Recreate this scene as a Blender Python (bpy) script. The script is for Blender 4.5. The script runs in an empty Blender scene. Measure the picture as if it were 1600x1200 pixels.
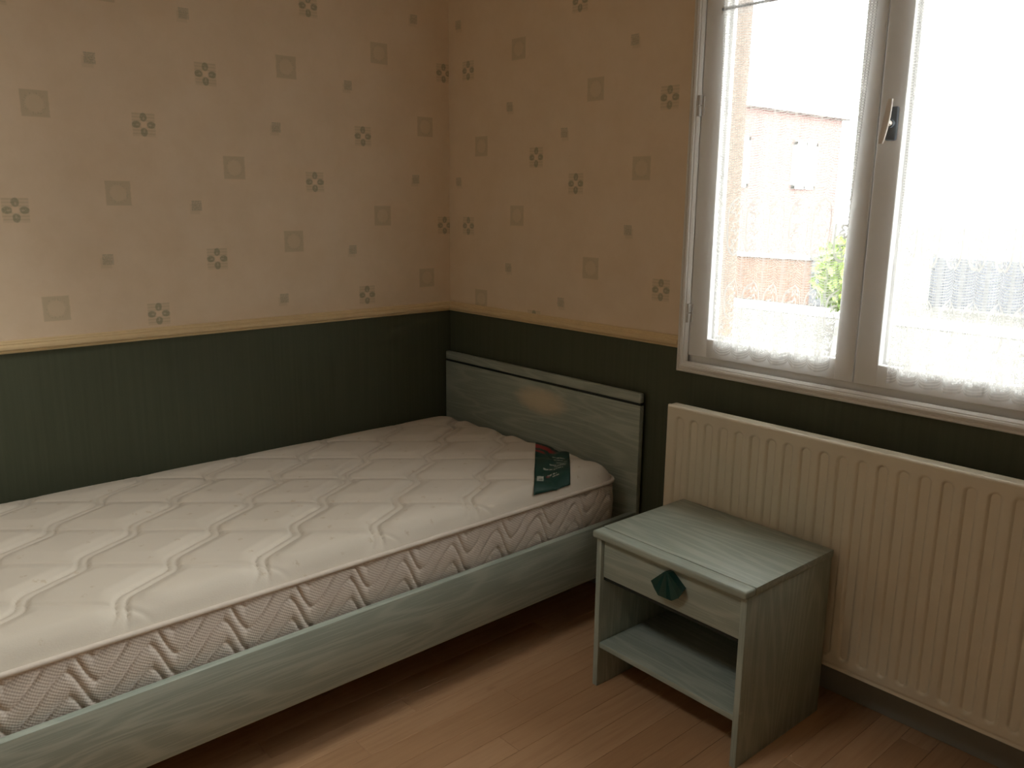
import bpy, bmesh, math, random
from mathutils import Vector, Matrix
random.seed(7)
scene = bpy.context.scene
COL = scene.collection
PI = math.pi

# ------------------------------------------------------------------ camera
CAM = (2.5686, -1.9883, 1.2661)
YAW, PITCH, ROLL, FPX = 0.8376, -0.2154, 0.0095, 1312.62
fw = Vector((-math.sin(YAW) * math.cos(PITCH), math.cos(YAW) * math.cos(PITCH), math.sin(PITCH)))
rt = Vector((math.cos(YAW), math.sin(YAW), 0.0))
up = rt.cross(fw)
r2 = math.cos(ROLL) * rt + math.sin(ROLL) * up
u2 = -math.sin(ROLL) * rt + math.cos(ROLL) * up
cam_data = bpy.data.cameras.new('camera')
cam = bpy.data.objects.new('camera', cam_data)
COL.objects.link(cam)
M3 = Matrix((r2, u2, -fw)).transposed()
cam.matrix_world = Matrix.Translation(CAM) @ M3.to_4x4()
cam_data.sensor_width = 36.0
cam_data.lens = FPX * 36.0 / 1600.0
cam_data.clip_start = 0.02
scene.camera = cam

# ------------------------------------------------------------------ world and light
SKY = 29.0
world = bpy.data.worlds.new('sky')
scene.world = world
world.use_nodes = True
bg = world.node_tree.nodes['Background']
bg.inputs['Color'].default_value = (1.0, 0.985, 0.955, 1)
bg.inputs['Strength'].default_value = SKY
scene.view_settings.view_transform = 'Standard'
scene.view_settings.look = 'None'
scene.view_settings.exposure = 0.1
scene.view_settings.gamma = 1.0
scene.view_settings.use_curve_mapping = False
scene.cycles.max_bounces = 7
scene.cycles.diffuse_bounces = 5
scene.cycles.use_adaptive_sampling = True
scene.cycles.adaptive_threshold = 0.06
scene.cycles.adaptive_min_samples = 16
scene.cycles.transparent_max_bounces = 10
scene.cycles.transmission_bounces = 4
scene.cycles.sample_clamp_indirect = 6.0

# light portal exactly in the window opening: only guides the sampling of the sky
pl = bpy.data.lights.new('window_portal', 'AREA')
pl.shape = 'RECTANGLE'; pl.size = 1.0; pl.size_y = 1.14
pl.cycles.is_portal = True
po = bpy.data.objects.new('window_portal', pl)
po.location = (1.6235, 0.215, 1.38)
po.rotation_euler = (-PI / 2, 0, 0)
COL.objects.link(po)
# unseen skylight behind the camera, added to brighten front wall and radiator
W2X0, W2X1, W2Y0, W2Y1 = 0.88, 1.40, -2.58, -2.06
pl2 = bpy.data.lights.new('fill_skylight_portal', 'AREA')
pl2.shape = 'RECTANGLE'; pl2.size = W2X1 - W2X0; pl2.size_y = W2Y1 - W2Y0
pl2.cycles.is_portal = True
po2 = bpy.data.objects.new('fill_skylight_portal', pl2)
po2.location = ((W2X0 + W2X1) / 2, (W2Y0 + W2Y1) / 2, 2.62)
COL.objects.link(po2)

# ------------------------------------------------------------------ node helpers
class T:
    """small shader-graph writer"""
    def __init__(self, name):
        self.m = bpy.data.materials.new(name)
        self.m.use_nodes = True
        self.t = self.m.node_tree
        self.t.nodes.clear()
        self.out = self.t.nodes.new('ShaderNodeOutputMaterial')
        self._co = None
    def n(self, typ, **kw):
        nd = self.t.nodes.new(typ)
        for k, v in kw.items(): setattr(nd, k, v)
        return nd
    def put(self, sock, v):
        if isinstance(v, bpy.types.NodeSocket): self.t.links.new(v, sock)
        elif isinstance(v, (tuple, list)):
            v = tuple(v)
            if len(sock.default_value) == 4 and len(v) == 3: v = v + (1.0,)
            sock.default_value = v
        else: sock.default_value = v
    def m_(self, op, a, b=None, c=None):
        nd = self.n('ShaderNodeMath', operation=op)
        self.put(nd.inputs[0], a)
        if b is not None: self.put(nd.inputs[1], b)
        if c is not None: self.put(nd.inputs[2], c)
        return nd.outputs[0]
    def add(self, a, b): return self.m_('ADD', a, b)
    def sub(self, a, b): return self.m_('SUBTRACT', a, b)
    def mul(self, a, b): return self.m_('MULTIPLY', a, b)
    def lt(self, a, b): return self.m_('LESS_THAN', a, b)
    def gt(self, a, b): return self.m_('GREATER_THAN', a, b)
    def ab(self, a): return self.m_('ABSOLUTE', a)
    def mx(self, a, b): return self.m_('MAXIMUM', a, b)
    def mn(self, a, b): return self.m_('MINIMUM', a, b)
    def wrap(self, a, p):   # into -p/2..p/2
        return self.sub(self.m_('FLOORED_MODULO', self.add(a, p / 2), p), p / 2)
    def step(self, x, a, b):   # smooth ramp 0..1 from a to b
        nd = self.n('ShaderNodeMapRange', interpolation_type='SMOOTHSTEP')
        self.put(nd.inputs['Value'], x); nd.inputs['From Min'].default_value = a; nd.inputs['From Max'].default_value = b
        return nd.outputs[0]
    def co(self):
        if self._co is None:
            self._co = self.n('ShaderNodeTexCoord').outputs['Object']
        return self._co
    def xyz(self, v=None):
        s = self.n('ShaderNodeSeparateXYZ'); self.put(s.inputs[0], v or self.co())
        return s.outputs[0], s.outputs[1], s.outputs[2]
    def vec(self, x, y, z):
        s = self.n('ShaderNodeCombineXYZ')
        for i, q in enumerate((x, y, z)): self.put(s.inputs[i], q)
        return s.outputs[0]
    def scaled(self, s, v=None, loc=(0, 0, 0)):
        mp = self.n('ShaderNodeMapping'); self.put(mp.inputs['Vector'], v or self.co())
        mp.inputs['Scale'].default_value = s; mp.inputs['Location'].default_value = loc
        return mp.outputs[0]
    def noise(self, v, scale, detail=3.0, rough=0.55, dist=0.0):
        nd = self.n('ShaderNodeTexNoise'); self.put(nd.inputs['Vector'], v)
        nd.inputs['Scale'].default_value = scale; nd.inputs['Detail'].default_value = detail
        nd.inputs['Roughness'].default_value = rough; nd.inputs['Distortion'].default_value = dist
        return nd.outputs['Fac']
    def voro(self, v, scale, feature='F1'):
        nd = self.n('ShaderNodeTexVoronoi', feature=feature); self.put(nd.inputs['Vector'], v)
        nd.inputs['Scale'].default_value = scale
        return nd
    def mix(self, f, a, b):
        nd = self.n('ShaderNodeMix', data_type='RGBA')
        self.put(nd.inputs[0], f); self.put(nd.inputs[6], a); self.put(nd.inputs[7], b)
        return nd.outputs[2]
    def bump(self, h, strength=0.3, dist=0.002, normal=None):
        nd = self.n('ShaderNodeBump'); self.put(nd.inputs['Height'], h)
        nd.inputs['Strength'].default_value = strength; nd.inputs['Distance'].default_value = dist
        if normal: self.put(nd.inputs['Normal'], normal)
        return nd.outputs[0]
    def bsdf(self, color, rough=0.6, normal=None, spec=0.5, metal=0.0):
        b = self.n('ShaderNodeBsdfPrincipled')
        self.put(b.inputs['Base Color'], color); self.put(b.inputs['Roughness'], rough)
        b.inputs['Specular IOR Level'].default_value = spec; b.inputs['Metallic'].default_value = metal
        if normal: self.put(b.inputs['Normal'], normal)
        return b.outputs[0]
    def done(self, sh):
        self.t.links.new(sh, self.out.inputs[0]); return self.m

def plain(name, col, rough=0.6, spec=0.5, var=0.06, scale=18.0, metal=0.0):
    t = T(name)
    f = t.noise(t.co(), scale, 4)
    dark = tuple(c * (1 - var) for c in col); lite = tuple(min(1, c * (1 + var)) for c in col)
    return t.done(t.bsdf(t.mix(f, dark, lite), rough, t.bump(f, 0.08, 0.001), spec, metal))

# ------------------------------------------------------------------ materials
RAIL_Z0, RAIL_Z1 = 0.849, 0.884

def wall_material(name, axis, sgn, period, drop, base, motifs, vper=0.543):
    """cream printed wallpaper above the dado rail"""
    t = T(name)
    x, y, z = t.xyz()
    u = (x, y)[axis]
    if sgn < 0: u = t.mul(u, -1.0)
    wob = t.noise(t.co(), 90.0, 1)
    uw = t.add(u, t.mul(t.sub(wob, 0.5), 0.004))
    k = t.m_('FLOOR', t.m_('DIVIDE', t.sub(u, base), period))
    ul = t.sub(uw, t.mul(k, period))
    zl = t.sub(z, t.mul(k, drop))
    faintn = t.noise(t.co(), 260.0, 1)
    dark = pale = None
    for kind, cu, cz in motifs:
        a = t.sub(ul, cu)
        b = t.wrap(t.sub(zl, cz), vper)
        h = {'F': 0.033, 'P': 0.035, 'S': 0.0155}[kind]
        aa, ab_ = t.ab(a), t.ab(b)
        sq = t.sub(1.0, t.step(t.mx(aa, ab_), h * 0.92, h * 1.03))
        if kind == 'F':
            def lobe(px, py, rx, ry):
                q = t.add(t.m_('POWER', t.m_('DIVIDE', t.sub(aa, px), rx), 2.0), t.m_('POWER', t.m_('DIVIDE', t.sub(ab_, py), ry), 2.0))
                return t.sub(1.0, t.step(q, 0.55, 1.15))
            l1 = t.mx(lobe(0.0205, 0.0, 0.0130, 0.0105), lobe(0.0, 0.0205, 0.0105, 0.0130))
            hole = t.mx(lobe(0.0175, 0.0, 0.0045, 0.003), lobe(0.0, 0.0175, 0.003, 0.0045))
            l1 = t.mul(l1, t.sub(1.0, t.mul(hole, 0.45)))
            lines = t.gt(t.m_('SINE', t.mul(b, 700.0)), 0.25)
            cen = t.sub(1.0, t.step(t.add(aa, ab_), 0.008, 0.02))
            d = t.mul(l1, t.step(faintn, 0.15, 0.45))
            pq = t.mul(sq, t.mul(t.add(0.35, t.mul(lines, 0.35)), t.sub(1.0, cen)))
        elif kind == 'P':
            rr = t.m_('SQRT', t.add(t.mul(a, a), t.mul(b, b)))
            ring = t.mul(t.step(rr, 0.020, 0.024), t.sub(1.0, t.step(rr, 0.027, 0.031)))
            d = t.mul(ring, t.mul(t.step(faintn, 0.45, 0.7), 0.4))
            pq = t.mul(sq, t.add(0.45, t.mul(t.step(rr, 0.018, 0.03), 0.30)))
        else:
            lines = t.add(0.5, t.mul(t.m_('SINE', t.mul(b, 1100.0)), 0.35))
            d = t.mul(sq, t.mul(t.add(0.45, t.mul(lines, 0.4)), t.step(faintn, 0.15, 0.6)))
            a2, b2 = t.sub(a, 0.006), t.add(b, 0.010)
            sh = t.sub(1.0, t.step(t.mx(t.ab(a2), t.ab(b2)), h * 0.8, h * 1.15))
            pq = t.mul(sh, 0.35)
        dark = d if dark is None else t.mx(dark, d)
        pale = pq if pale is None else t.mx(pale, pq)
    mott = t.step(t.noise(t.co(), 7.0, 4, 0.65), 0.25, 0.75)
    fine = t.noise(t.scaled((160, 160, 420)), 1.0, 1)
    paper = t.mix(mott, (0.790, 0.625, 0.450), (0.850, 0.690, 0.520))
    paper = t.mix(t.mul(fine, 0.16), paper, (0.68, 0.55, 0.41))
    paper = t.mix(t.mul(pale, 0.52), paper, (0.43, 0.36, 0.20))
    paper = t.mix(t.mul(dark, 0.54), paper, (0.20, 0.215, 0.125))
    return t.done(t.bsdf(paper, 0.62, None, 0.35))

def dado_paper():
    """dark green ribbed paper below the dado rail"""
    t = T('green_ribbed_paper')
    stripe = t.noise(t.scaled((95, 95, 2.2)), 1.0, 3)
    dots = t.noise(t.co(), 520.0, 1)
    green = t.mix(stripe, (0.060, 0.066, 0.037), (0.102, 0.111, 0.067))
    green = t.mix(t.mul(dots, 0.4), green, (0.080, 0.100, 0.072))
    return t.done(t.bsdf(green, 0.62, t.bump(stripe, 0.12, 0.0012), 0.35))

MAT = {}
MAT['wall_left'] = wall_material('wallpaper_left', 1, -1, 0.5385, 0.148, -0.058,
    [('F', .024, 1.171), ('F', .3725, 1.475), ('P', .110, .979), ('P', .300, 1.208), ('S', .1535, 1.337), ('S', .4255, 1.093)])
MAT['wall_front'] = wall_material('wallpaper_front', 0, 1, 0.5435, 0.1475, 0.007,
    [('F', .112, 1.172), ('F', .4705, 1.406), ('P', .186, .909), ('P', .378, 1.214), ('S', .055, 1.331), ('S', .335, 1.033)])
MAT['dado_paper'] = dado_paper()
MAT['plain_paper'] = plain('cream_paper_plain', (0.73, 0.60, 0.45), 0.62)
MAT['ceiling'] = plain('white_ceiling_paint', (0.84, 0.81, 0.76), 0.8)
MAT['dado'] = plain('cream_painted_moulding', (0.75, 0.575, 0.335), 0.45, 0.4, 0.08, 30)
MAT['skirting'] = plain('grey_green_skirting_paint', (0.30, 0.29, 0.25), 0.5)
MAT['white_wood'] = plain('white_window_paint', (0.82, 0.82, 0.82), 0.38, 0.5, 0.04, 12)
MAT['trim_white'] = plain('off_white_casing_paint', (0.77, 0.74, 0.70), 0.42, 0.5, 0.05, 14)
MAT['radiator'] = plain('cream_enamel', (0.76, 0.685, 0.545), 0.33, 0.5, 0.03, 9)
MAT['dark_gap'] = plain('dark_green_black_lacquer', (0.012, 0.018, 0.014), 0.5)
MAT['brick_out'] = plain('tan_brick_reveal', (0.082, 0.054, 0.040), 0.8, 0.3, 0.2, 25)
MAT['metal'] = plain('painted_hinge_metal', (0.55, 0.53, 0.50), 0.35, 0.5, 0.05, 40)
MAT['handle_plate'] = plain('grey_handle_plate', (0.10, 0.12, 0.14), 0.35, 0.6)
MAT['lever'] = plain('cream_handle_lever', (0.78, 0.72, 0.66), 0.3, 0.5)
MAT['knob'] = None

def stained_wood(name, axis, tint=1.0):
    """sage green limed ash: pale pores along the grain, cathedral figure"""
    t = T(name)
    s = [9.0] * 3; s[axis] = 1.15
    warp = t.noise(t.scaled(tuple(s)), 1.0, 2, 0.45, 0.3)
    s2 = [300.0] * 3; s2[axis] = 7.0
    pores = t.noise(t.scaled(tuple(s2)), 1.0, 3, 0.6)
    figure = t.m_('SINE', t.add(t.mul(warp, 70.0), t.mul(pores, 2.2)))
    base = t.mix(t.step(figure, -0.4, 1.0), tuple(c * tint for c in (0.325, 0.368, 0.318)), tuple(c * tint for c in (0.385, 0.428, 0.372)))
    col = t.mix(t.mul(t.step(pores, 0.48, 0.66), 0.50), base, tuple(c * tint for c in (0.510, 0.550, 0.485)))
    col = t.mix(t.mul(t.step(figure, 0.55, 1.0), 0.34), col, tuple(c * tint for c in (0.49, 0.525, 0.455)))
    big = t.noise(t.co(), 7.0, 3)
    col = t.mix(t.mul(big, 0.25), col, tuple(c * tint for c in (0.28, 0.315, 0.245)))
    return t, col, t.bump(t.add(pores, t.mul(figure, 0.3)), 0.12, 0.0008)

def stained(name, axis, tint=1.0, rough=0.42):
    t, col, bmp = stained_wood(name, axis, tint)
    return t.done(t.bsdf(col, rough, bmp, 0.45))
for i, a in enumerate('xyz'): MAT['wood_' + a] = stained('limed_sage_wood_' + a, i)

# headboard panel: the same wood with a soft-edged, paler brown patch in its upper middle
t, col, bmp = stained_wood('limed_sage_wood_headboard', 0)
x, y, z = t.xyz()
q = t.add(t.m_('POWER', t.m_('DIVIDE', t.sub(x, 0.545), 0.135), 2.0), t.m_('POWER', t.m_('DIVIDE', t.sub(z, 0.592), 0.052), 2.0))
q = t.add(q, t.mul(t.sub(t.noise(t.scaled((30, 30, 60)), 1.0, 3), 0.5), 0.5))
warm_patch = t.sub(1.0, t.step(q, 0.05, 1.25))
col = t.mix(t.mul(warm_patch, 0.75), col, (0.72, 0.60, 0.42))
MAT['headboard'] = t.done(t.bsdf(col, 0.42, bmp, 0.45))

# laminate floor strip
t = T('beech_laminate_strip')
inf = t.n('ShaderNodeObjectInfo').outputs['Random']
x, y, z = t.xyz()
off = t.mul(inf, 37.0)
v = t.vec(t.add(x, off), t.add(y, off), z)
g1 = t.noise(t.scaled((60, 3.0, 1), v), 1.0, 4, 0.6, 0.6)
g2 = t.noise(t.scaled((420, 14.0, 1), v), 1.0, 3)
kn = t.step(t.noise(t.scaled((9, 5.0, 1), v), 1.0, 2), 0.70, 0.78)
a = t.mix(inf, (0.455, 0.262, 0.138), (0.570, 0.350, 0.200))
c = t.mix(t.mul(t.step(g1, 0.35, 0.8), 0.55), a, (0.36, 0.190, 0.092))
c = t.mix(t.mul(t.step(g2, 0.45, 0.75), 0.22), c, (0.60, 0.37, 0.20))
c = t.mix(t.mul(kn, 0.45), c, (0.20, 0.085, 0.04))
MAT['laminate'] = t.done(t.bsdf(c, t.add(0.30, t.mul(g2, 0.12)), t.bump(g2, 0.05, 0.0005), 0.45))
MAT['subfloor'] = plain('dark_joint_underlay', (0.05, 0.025, 0.014), 0.8)

# mattress ticking (top): off-white jacquard with small brownish sprigs
t = T('mattress_top_ticking')
co = t.co()
sp = t.voro(t.scaled((30, 24, 1)), 1.0)
rad = sp.outputs['Distance']
cl = t.n('ShaderNodeSeparateColor'); t.put(cl.inputs[0], sp.outputs['Color'])
spr = t.mul(t.sub(1.0, t.step(rad, 0.10, 0.24)), t.gt(cl.outputs[0], 0.36))
spr = t.mul(spr, t.step(t.noise(co, 160, 2), 0.40, 0.58))
weave = t.noise(t.scaled((700, 250, 300)), 1.0, 2)
dirt = t.noise(co, 3.5, 4)
c = t.mix(dirt, (0.595, 0.535, 0.45), (0.665, 0.60, 0.52))
c = t.mix(t.mul(spr, 0.55), c, (0.46, 0.365, 0.25))
MAT['ticking'] = t.done(t.bsdf(c, 0.75, t.bump(weave, 0.18, 0.0012), 0.25))
# mattress border: diagonal knit
t = T('mattress_border_knit')
x, y, z = t.xyz()
d1 = t.m_('SINE', t.add(t.mul(t.add(x, y), 560.0), t.mul(z, 930.0)))
d2 = t.m_('SINE', t.sub(t.mul(t.add(x, y), 1200.0), t.mul(z, 500.0)))
kh = t.add(t.mul(d1, 0.6), t.mul(d2, 0.35))
c = t.mix(t.step(kh, -0.7, 0.5), (0.62, 0.55, 0.49), (0.755, 0.69, 0.63))
MAT['border'] = t.done(t.bsdf(c, 0.8, t.bump(kh, 0.22, 0.0012), 0.2))
MAT['piping'] = plain('mattress_piping_tape', (0.66, 0.585, 0.51), 0.7, 0.25, 0.08, 120)

# sewn green label: print laid out in the label's own uv
t = T('mattress_label_print')
uv = t.n('ShaderNodeUVMap').outputs[0]
u, v, _ = t.xyz(uv)
nz = t.noise(uv, 26.0, 3)
c = t.mix(t.noise(uv, 60, 2), (0.010, 0.046, 0.036), (0.016, 0.066, 0.050))
# red swash in the head corner
rw = t.sub(1.0, t.step(t.ab(t.sub(v, t.add(0.84, t.mul(t.sub(nz, 0.5), 0.10)))), 0.035, 0.06))
rw = t.mul(rw, t.sub(1.0, t.step(u, 0.40, 0.72)))
rw2 = t.mul(t.sub(1.0, t.step(t.ab(t.sub(v, 0.725)), 0.014, 0.024)), t.sub(1.0, t.step(u, 0.20, 0.34)))
c = t.mix(t.mx(rw, rw2), c, (0.30, 0.022, 0.024))
ink = None
for (vv, u0, u1, th) in ((.70, .50, .86, .006), (.625, .55, .80, .008), (.53, .62, .92, .006), (.455, .42, .90, .008), (.415, .55, .92, .006), (.345, .24, .80, .009), (.215, .36, .62, .008), (.175, .50, .68, .006)):
    ln = t.mul(t.sub(1.0, t.step(t.ab(t.sub(v, vv)), th, th * 2.0)), t.mul(t.gt(u, u0), t.lt(u, u1)))
    br = t.gt(t.noise(t.vec(t.mul(u, 26.0), vv * 40.0, 0.0), 1.0, 1), 0.40)
    ln = t.mul(ln, br)
    ink = ln if ink is None else t.mx(ink, ln)
bx_ = t.mul(t.lt(t.ab(t.sub(u, .16)), .09), t.lt(t.ab(t.sub(v, .165)), .055))
bi_ = t.mul(t.lt(t.ab(t.sub(u, .17)), .055), t.lt(t.ab(t.sub(v, .160)), .022))
ink = t.mx(ink, t.sub(bx_, t.mul(bi_, 0.6)))
c = t.mix(t.mul(ink, 0.75), c, (0.50, 0.50, 0.44))
rd = t.mul(t.lt(t.ab(t.sub(u, .37)), .055), t.lt(t.ab(t.sub(v, .20)), .02))
c = t.mix(t.mul(rd, .7), c, (0.16, 0.03, 0.03))
MAT['label'] = t.done(t.bsdf(c, 0.5, None, 0.35))

t = T('dark_green_lacquer')
MAT['knob'] = t.done(t.bsdf((0.006, 0.050, 0.040), 0.38, None, 0.5))

# lace net curtain: thread coverage as transparency, cotton that lets light through
def lace(name, seed):
    t = T(name)
    uv = t.n('ShaderNodeUVMap').outputs[0]
    u, v, _ = t.xyz(uv)          # metres of cloth across, height
    PU = 0.0735
    hl = t.step(t.m_('SINE', t.mul(v, 2 * PI / 0.0062)), -0.25, 0.55)
    vl = t.step(t.m_('SINE', t.mul(u, 2 * PI / 0.0062)), 0.25, 0.85)
    mesh = t.mx(t.mul(hl, 0.72), t.mul(vl, 0.42))
    a = t.wrap(u, PU)
    cols = t.sub(1.0, t.step(t.ab(t.sub(t.ab(a), PU / 2)), 0.003, 0.006))   # woven vertical bars between the ovals
    nz = t.noise(t.vec(u, v, seed), 150.0, 3, 0.6)
    def oval(cz, hz):
        qq = t.add(t.m_('POWER', t.m_('DIVIDE', a, 0.030), 2.0), t.m_('POWER', t.m_('DIVIDE', t.sub(v, cz), hz), 4.0))
        ring = t.sub(1.0, t.step(t.ab(t.sub(qq, 0.92)), 0.10, 0.26))
        ins = t.lt(qq, 0.92)
        b = t.wrap(t.sub(v, cz), 0.047)
        rr = t.m_('SQRT', t.add(t.mul(a, a), t.mul(b, b)))
        ang = t.m_('ARCTAN2', b, a)
        pet = t.add(0.0155, t.mul(t.m_('SINE', t.mul(ang, 6.0)), 0.0045))
        fl = t.sub(1.0, t.step(t.ab(t.sub(rr, t.mul(pet, 0.95))), 0.002, 0.0042))
        fill = t.add(t.mul(fl, 0.9), t.mul(t.step(nz, 0.40, 0.58), 0.55))
        return t.mx(ring, t.mul(ins, fill)), t.lt(qq, 1.15)
    cov = mesh
    for cz, hz in ((1.200, 0.076), (1.004, 0.052)):
        o, inside = oval(cz, hz)
        cov = t.add(t.mul(cov, t.sub(1.0, inside)), t.mul(o, inside))
    # dense flowered foot
    b = t.wrap(t.sub(v, 0.905), 0.036); a3 = t.wrap(u, PU / 2)
    rr = t.m_('SQRT', t.add(t.mul(a3, a3), t.mul(b, b)))
    pet = t.add(0.011, t.mul(t.m_('SINE', t.mul(t.m_('ARCTAN2', b, a3), 5.0)), 0.0035))
    fl = t.sub(1.0, t.step(t.sub(rr, pet), -0.001, 0.002))
    ey = t.step(rr, 0.002, 0.0045)
    foot = t.mx(t.mul(fl, t.mul(ey, 0.95)), t.mul(t.step(nz, 0.42, 0.60), 0.75))
    lo = t.sub(1.0, t.step(v, 0.944, 0.950))
    cov = t.add(t.mul(cov, t.sub(1.0, lo)), t.mul(foot, lo))
    hem = t.sub(1.0, t.step(v, 0.872, 0.880))
    hz2 = t.add(0.66, t.mul(t.step(t.m_('SINE', t.mul(v, 900.0)), 0.1, 0.7), 0.25))
    cov = t.add(t.mul(cov, t.sub(1.0, hem)), t.mul(hz2, hem))
    head = t.step(v, 1.735, 1.742)
    cov = t.mx(cov, t.mul(head, t.add(0.45, t.mul(t.step(nz, 0.4, 0.6), 0.4))))
    cov = t.mx(cov, t.mul(cols, 0.55))
    cov = t.mn(t.mx(cov, 0.0), 0.95)
    d = t.n('ShaderNodeBsdfDiffuse'); d.inputs[0].default_value = (0.86, 0.86, 0.86, 1)
    tl = t.n('ShaderNodeBsdfTranslucent'); tl.inputs[0].default_value = (0.86, 0.86, 0.85, 1)
    m1 = t.n('ShaderNodeMixShader'); m1.inputs[0].default_value = 0.125
    t.t.links.new(d.outputs[0], m1.inputs[1]); t.t.links.new(tl.outputs[0], m1.inputs[2])
    tr = t.n('ShaderNodeBsdfTransparent')
    m2 = t.n('ShaderNodeMixShader'); t.put(m2.inputs[0], cov)
    t.t.links.new(tr.outputs[0], m2.inputs[1]); t.t.links.new(m1.outputs[0], m2.inputs[2])
    return t.done(m2.outputs[0])
MAT['lace1'] = lace('white_lace_net', 0.0)
MAT['lace2'] = lace('white_lace_net_second', 3.7)

t = T('window_glass')
tr = t.n('ShaderNodeBsdfTransparent'); tr.inputs[0].default_value = (0.95, 0.97, 0.96, 1)
gl = t.n('ShaderNodeBsdfGlossy'); gl.inputs['Roughness'].default_value = 0.02
fr = t.n('ShaderNodeFresnel'); fr.inputs[0].default_value = 1.45
ms = t.n('ShaderNodeMixShader')
t.put(ms.inputs[0], t.mul(fr.outputs[0], 0.8))
t.t.links.new(tr.outputs[0], ms.inputs[1]); t.t.links.new(gl.outputs[0], ms.inputs[2])
MAT['glass'] = t.done(ms.outputs[0])

t = T('pink_brick_wall')
br = t.n('ShaderNodeTexBrick')
x, y, z = t.xyz()
t.put(br.inputs['Vector'], t.vec(t.add(x, y), z, 0.0)); br.inputs['Scale'].default_value = 4.0
br.inputs['Color1'].default_value = (0.135, 0.070, 0.066, 1); br.inputs['Color2'].default_value = (0.115, 0.058, 0.054, 1)
br.inputs['Mortar'].default_value = (0.13, 0.085, 0.08, 1)
MAT['house_brick'] = t.done(t.bsdf(br.outputs[0], 0.85, None, 0.2))
MAT['house_white'] = plain('white_house_window', (0.7, 0.7, 0.68), 0.5)
MAT['house_pane'] = plain('house_window_pane', (0.10, 0.12, 0.14), 0.15, 0.6)
MAT['house_roof'] = plain('pale_zinc_roof', (0.5, 0.5, 0.5), 0.8, 0.2, 0.2, 6)
MAT['gravel'] = plain('pale_gravel', (0.024, 0.023, 0.021), 0.9, 0.2, 0.6, 9)
MAT['garden_wall'] = plain('rust_garden_wall', (0.07, 0.04, 0.028), 0.9, 0.2, 0.3, 7)
MAT['coping'] = plain('white_coping_stone', (0.6, 0.6, 0.58), 0.8)
MAT['pillar'] = plain('grey_stone_pillar', (0.04, 0.043, 0.05), 0.85, 0.2, 0.2, 12)
MAT['fence'] = plain('blue_grey_fence_board', (0.035, 0.038, 0.047), 0.7, 0.3, 0.2, 10)
MAT['leaf'] = plain('yellow_green_leaf', (0.075, 0.12, 0.016), 0.6, 0.3, 0.4, 12)
MAT['bark'] = plain('brown_bark', (0.10, 0.07, 0.045), 0.9)

# ------------------------------------------------------------------ mesh helpers
def link(name, me, parent=None):
    o = bpy.data.objects.new(name, me)
    COL.objects.link(o)
    if parent: o.parent = parent
    return o
def obj(name, bm, mats, parent=None, smooth=False, angle=None):
    bmesh.ops.recalc_face_normals(bm, faces=bm.faces)
    me = bpy.data.meshes.new(name)
    bm.to_mesh(me); bm.free()
    if not isinstance(mats, (list, tuple)): mats = [mats]
    for m in mats: me.materials.append(m)
    if smooth:
        me.polygons.foreach_set('use_smooth', [True] * len(me.polygons))
        if angle is not None: me.set_sharp_from_angle(angle=math.radians(angle))
    return link(name, me, parent)
def raw(name, verts, faces, mats, parent=None, smooth=True, uvs=None, fmat=None, angle=None):
    me = bpy.data.meshes.new(name)
    me.from_pydata(verts, [], faces)
    if not isinstance(mats, (list, tuple)): mats = [mats]
    for m in mats: me.materials.append(m)
    if fmat: me.polygons.foreach_set('material_index', fmat)
    if smooth:
        me.polygons.foreach_set('use_smooth', [True] * len(me.polygons))
        if angle is not None: me.set_sharp_from_angle(angle=math.radians(angle))
    if uvs:
        ul = me.uv_layers.new(name='UVMap')
        for lp in me.loops: ul.data[lp.index].uv = uvs[lp.vertex_index]
    me.update()
    return link(name, me, parent)
def bx(bm, x0, x1, y0, y1, z0, z1, bev=0.0, seg=2, mi=0):
    tmp = bmesh.new()
    bmesh.ops.create_cube(tmp, size=1.0)
    for v in tmp.verts:
        v.co = Vector((x0 + (v.co.x + .5) * (x1 - x0), y0 + (v.co.y + .5) * (y1 - y0), z0 + (v.co.z + .5) * (z1 - z0)))
    if bev > 0:
        bmesh.ops.bevel(tmp, geom=list(tmp.edges), offset=bev, segments=seg, profile=0.5, affect='EDGES', clamp_overlap=True)
    merge(bm, tmp, mi)
def merge(bm, tmp, mi=0, mat=None):
    mp = {}
    for v in tmp.verts: mp[v] = bm.verts.new(mat @ v.co if mat else v.co)
    for f in tmp.faces:
        try:
            nf = bm.faces.new([mp[v] for v in f.verts]); nf.material_index = mi
        except ValueError: pass
    tmp.free()
def boxo(name, d, mat, parent=None, bev=0.002, seg=2):
    bm = bmesh.new(); bx(bm, *d, bev=bev, seg=seg)
    return obj(name, bm, mat, parent, smooth=bev > 0, angle=40)
def prism(bm, prof, path, closed=False):
    """sweep a profile [(a,b)...] along path frames [(origin, A axis, B axis)...]"""
    rows = []
    for o, A, B in path: rows.append([bm.verts.new(Vector(o) + Vector(A) * a + Vector(B) * b) for a, b in prof])
    n = len(prof)
    R = len(rows)
    for i in range(R if closed else R - 1):
        p, q = rows[i], rows[(i + 1) % R]
        for j in range(n):
            bm.faces.new((p[j], p[(j + 1) % n], q[(j + 1) % n], q[j]))
    if not closed:
        bm.faces.new(rows[0]); bm.faces.new(rows[-1][::-1])
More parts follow.
